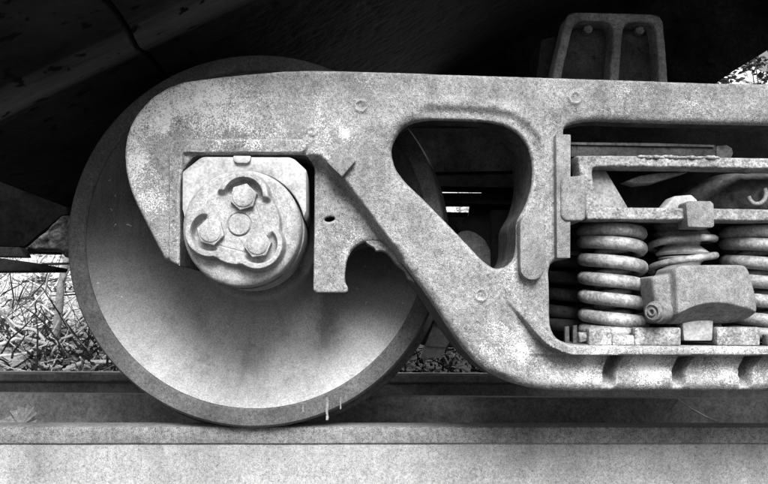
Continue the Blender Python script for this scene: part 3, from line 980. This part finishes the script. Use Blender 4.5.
bar('pocket_back', (570, 14), (552, 95), (660, 16), (664, 95), yk + 0.045, yk + 0.075, M_DARK, brk, .002)  # pocket floor darkened: shade between the ribs put into the colour
for x, y in ((588, 29), (640, 30)):
    q = P(x, y, yk + .030)
    lathe_obj('rivet', [(0, -.008), (.006, -.007), (.0105, -.002), (.011, .006), (.011, .016)], q, M_RIB, brk, 24)
bm_obj('side_bracket', px_prism([(534, 95), (541, 40), (556, 36), (549, 95)], yk + .06, yk + .16, .003), M_BODY, car)

bm_obj('end_panel', px_prism([(330, -60), (400, 92), (600, 96), (712, 86), (735, 70), (768, 50), (850, -5), (900, -60)], 3.0, 3.06, .004), M_RUSTD, car)
# discharge gate parts low at the left
Yg = 2.15
bm_obj('gate_chute', px_prism([(-120, 40), (72, 40), (105, 110), (100, 215), (62, 215), (24, 247), (-120, 243)], Yg + .10, Yg + .4, .004), M_RUSTD, car)
def scale_front(X, Z, d):
    return Yg + .05 + rnd(d, 0.01) + 0.06 * fbm(X * 9 + Z * 4, Z * 34 - X * 14, 4, 61) + .01 * fbm(X * 60, Z * 60, 3, 62)
relief('gate_scale', [W([(24, 249), (44, 232), (62, 216), (106, 210), (106, 247), (72, 251), (62, 257), (56, 250)], Yg + .05)], 0.004, scale_front, Yg + .14, M_SCALE, car)
bm_obj('gate_bar', px_prism([(-120, 255), (0, 258), (30, 262), (57, 267), (55, 271), (-120, 272)], Yg - .02, Yg + .07, .004), M_BODY, car)
bm_obj('gate_edge', px_prism([(-120, 244), (20, 247), (25, 257), (-120, 254)], Yg + .04, Yg + .09, .004), M_DARK, car)
tube_obj('gate_rod', [P(42, 264, Yg + .05), P(75, 263.5, Yg + .05), P(95, 264, Yg + .05)], .0035, M_RUSTB, car)

# ------------------------------------------------------------------ brake gear seen through the triangular window
bb = thing('brake_beam', 'dark brake beam plate with shoe seen through the triangular frame window', 'brake gear')
Yk = 1.98
bm_obj('plate', px_prism([(395, 128), (545, 128), (545, 166), (520, 171), (395, 173)], Yk, Yk + 0.04, .004), M_DARK, bb)
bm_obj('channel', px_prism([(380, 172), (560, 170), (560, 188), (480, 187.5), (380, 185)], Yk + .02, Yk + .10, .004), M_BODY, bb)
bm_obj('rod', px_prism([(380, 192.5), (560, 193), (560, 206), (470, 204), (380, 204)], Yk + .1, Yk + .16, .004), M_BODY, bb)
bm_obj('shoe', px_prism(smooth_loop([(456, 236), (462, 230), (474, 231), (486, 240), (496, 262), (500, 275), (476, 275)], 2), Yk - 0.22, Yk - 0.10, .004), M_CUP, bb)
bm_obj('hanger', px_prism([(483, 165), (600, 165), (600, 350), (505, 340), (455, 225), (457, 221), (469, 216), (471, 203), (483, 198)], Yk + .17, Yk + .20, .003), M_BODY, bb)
pk = thing('leaning_plank', 'pale flat piece leaning in the gap between wheel and side frame', 'plank')
bm_obj('board', px_prism([(436, 318), (462, 318), (441, 358), (420, 358)], 3.35, 3.39, .002), M_STRAW, pk)

# ------------------------------------------------------------------ small plants, twigs, leaf
def branch_path(p0, p1, n=8, wob=0.02):
    p0, p1 = Vector(p0), Vector(p1)
    L = (p1 - p0).length
    out = []
    o = Vector((0, 0, 0))
    for i in range(n):
        t = i / (n - 1)
        out.append(p0.lerp(p1, t) + o)
        o = o + Vector((rng.uniform(-1, 1), rng.uniform(-1, 1), rng.uniform(-1, 1))) * wob * L
    return out
sp = thing('sapling', 'thin pale upright sapling stem beside the wheel, left background', 'sapling')
pp = [P(50, 372, 5.6), P(55, 345, 5.6), P(59, 310, 5.6), P(61, 285, 5.6), P(66, 262, 5.65), P(76, 235, 5.7), P(90, 190, 5.75)]
tube_obj('trunk', pp, [.036, .033, .030, .028, .025, .021, .015], M_BARK, sp)
tube_obj('twig', [P(61, 285, 5.6), P(69, 270, 5.55), P(82, 262, 5.5)], [.008, .006, .004], M_BARK, sp)
tag(tube_obj('fallen_branch', [P(20, 360, 5.3), P(50, 356, 5.3), P(80, 352, 5.3), P(110, 352, 5.3), P(140, 346, 5.3)], [.010, .014, .015, .013, .008], M_BARK), 'fallen branch lying low behind the rails beside the sapling', 'branch')
tag(tube_obj('straw', [P(677, 398.5, 2.26), P(690, 408, 2.0), P(706, 417, 1.85), P(722, 423.5, 1.735)], .0024, M_STRAW), 'single thin dry straw leaning against the dark bar at lower right', 'straw')

# tangle of dry sticks on the bank: nobody could count them
V, Fc = [], []
for i in range(2300):
    x, y = rng.uniform(-5.5, 6.5), rng.uniform(4.8, 8.8)
    zb_ = -0.19 + 4.6 * float(sstep(4.9, 12.0, np.array(y)))
    L = rng.uniform(.15, .9)
    th, ph = rng.uniform(0, 6.28), rng.uniform(-.25, .8)
    p0 = Vector((x, y, zb_ + rng.uniform(-.05, .12)))
    p1 = p0 + Vector((math.cos(th) * math.cos(ph), math.sin(th) * math.cos(ph) * .6, math.sin(ph))) * L
    r = rng.choice((.004, .006, .008, .011, .016))
    v, f = tube_mesh(branch_path(p0, p1, 6, .07), [r, r * .9, r * .85, r * .75, r * .6, r * .35], 5)
    o = len(V)
    V += v; Fc += [tuple(o + k for k in q) for q in f]
st = py_obj('brushwood', V, Fc, M_STRAW, None, 180)
setting(st, 'stuff'); st['label'] = 'tangle of pale dry sticks and grass on the bank behind the track'; st['category'] = 'brushwood'
V, Fc = [], []
for i in range(2600):
    x, y = rng.uniform(-5.5, 6.5), rng.uniform(4.7, 6.6)
    zb_ = -0.19 + 4.6 * float(sstep(4.9, 12.0, np.array(y)))
    L = rng.uniform(.12, .6)
    th, ph = rng.uniform(0, 6.28), rng.uniform(-.3, 1.2)
    p0 = Vector((x, y, zb_ + rng.uniform(-.03, .18)))
    p1 = p0 + Vector((math.cos(th) * math.cos(ph), math.sin(th) * math.cos(ph) * .6, math.sin(ph))) * L
    r = rng.choice((.002, .003, .004, .008))
    v, f = tube_mesh(branch_path(p0, p1, 5, .07), [r, r * .9, r * .8, r * .6, r * .3], 4)
    o = len(V)
    V += v; Fc += [tuple(o + k for k in q) for q in f]
for i in range(14000):                             # dead leaves among them
    x, y = rng.uniform(-5.5, 6.5), rng.uniform(4.7, 5.9)
    if vnoise(np.array([x * 1.7]), np.array([y * 1.7]), 5)[0] < .45: continue
    c = Vector((x, y, -0.19 + 4.6 * float(sstep(4.9, 12.0, np.array(y))) + rng.uniform(-.02, .2)))
    u = Vector((rng.uniform(-1, 1), rng.uniform(-1, 1), rng.uniform(-1, 1))).normalized() * rng.uniform(.010, .028)
    w = u.cross(Vector((rng.uniform(-1, 1), rng.uniform(-1, 1), rng.uniform(-1, 1)))).normalized() * u.length * .6
    o = len(V)
    V += [c - u, c + w, c + u, c - w]; Fc.append((o, o + 1, o + 2, o + 3))
dk = py_obj('dark_twigs', V, Fc, M_TWIG, None, None)
setting(dk, 'stuff'); dk['label'] = 'dark tangled twigs and dead leaves on the bank behind the track'; dk['category'] = 'twigs'

# leafy shrub beyond the track, in the bright gap at upper right
sh = thing('shrub', 'dark leafy shrub in the bright gap at the upper right corner', 'shrub')
c0 = P(752, 70, 8.0)
V, Fc = [], []
for i in range(9):
    a0 = Vector((c0.x + rng.uniform(-.1, .1), 8.0 + rng.uniform(-.1, .1), c0.z - 2.2))
    a1 = c0 + Vector((rng.uniform(-.35, .5), rng.uniform(-.3, .3), rng.uniform(-.1, .5)))
    v, f = tube_mesh(branch_path(a0, a1, 8, .03), [.016, .015, .013, .011, .009, .007, .005, .003], 5)
    o = len(V); V += v; Fc += [tuple(o + k for k in q) for q in f]
py_obj('stems', V, Fc, M_TWIG, sh, 60)
V, Fc = [], []
for i in range(420):
    k_ = rng.randrange(5)
    cc_ = c0 + Vector([(-.30, 0, -.13), (.02, 0, .06), (.30, .1, -.02), (.12, 0, -.22), (.45, 0, .3)][k_])
    c = cc_ + Vector((rng.gauss(0, .08), rng.gauss(0, .1), rng.gauss(0, .035)))
    u = Vector((rng.uniform(-1, 1), rng.uniform(-1, 1), rng.uniform(-.6, .6))).normalized() * rng.uniform(.02, .05)
    w = u.cross(Vector((rng.uniform(-1, 1), rng.uniform(-1, 1), rng.uniform(-1, 1)))).normalized() * u.length * .55
    o = len(V); V += [c - u, c + w, c + u, c - w]; Fc.append((o, o + 1, o + 2, o + 3))
py_obj('leaves', V, Fc, M_TWIG, sh, None)

# pale drips run down the wheel rim
for x, y0_, y1_, w_ in ((303, 405, 412, 1.2), (327, 397, 420, 1.7), (340.5, 397, 409, 1.2)):
    n_ = 8
    L_ = [(x - w_ * rng.uniform(.4, 1), y0_ + (y1_ - y0_) * i / n_) for i in range(n_ + 1)]
    R_ = [(x + w_ * rng.uniform(.4, 1), y0_ + (y1_ - y0_) * i / n_) for i in range(n_, -1, -1)]
    bm_obj('paint_drip', px_prism(L_ + R_, 1.6292, 1.6304, 0), M_LUG, rim_near)

# curled dry leaf behind the near rail
lf = thing('dry_leaf', 'curled dry lobed leaf standing behind the foreground rail at far left', 'leaf')
lp = [(14, 430), (5, 427), (-1, 421), (6, 417), (5, 411), (11, 412), (13, 406), (18, 410), (23, 404), (26, 409), (31, 406), (31, 413), (37, 413), (33, 418), (37, 424), (28, 424), (24, 430)]
Y_L = 1.80
lobes = [(-2, 421), (6, 410), (13, 406), (23.5, 404), (31.5, 406), (37, 413), (37, 424)]
def leaf_front(X, Z, d):
    px, py = to_px(X, np.full(X.shape, Y_L), Z)
    y = np.full(X.shape, Y_L)
    dv = np.full(X.shape, 1e9)
    for q in lobes:
        dv = np.minimum(dv, seg_dist(px, py, (19, 427), q))
    return y + 0.0045 * np.minimum(dv, 4) - 0.006 * ((px - 18) / 12) ** 2 + 0.0009 * (430 - py) + .006 * fbm(X * 60, Z * 60, 2, 71)
relief('blade', [W(lp, Y_L)], 0.0014, leaf_front, None, M_LEAF, lf)
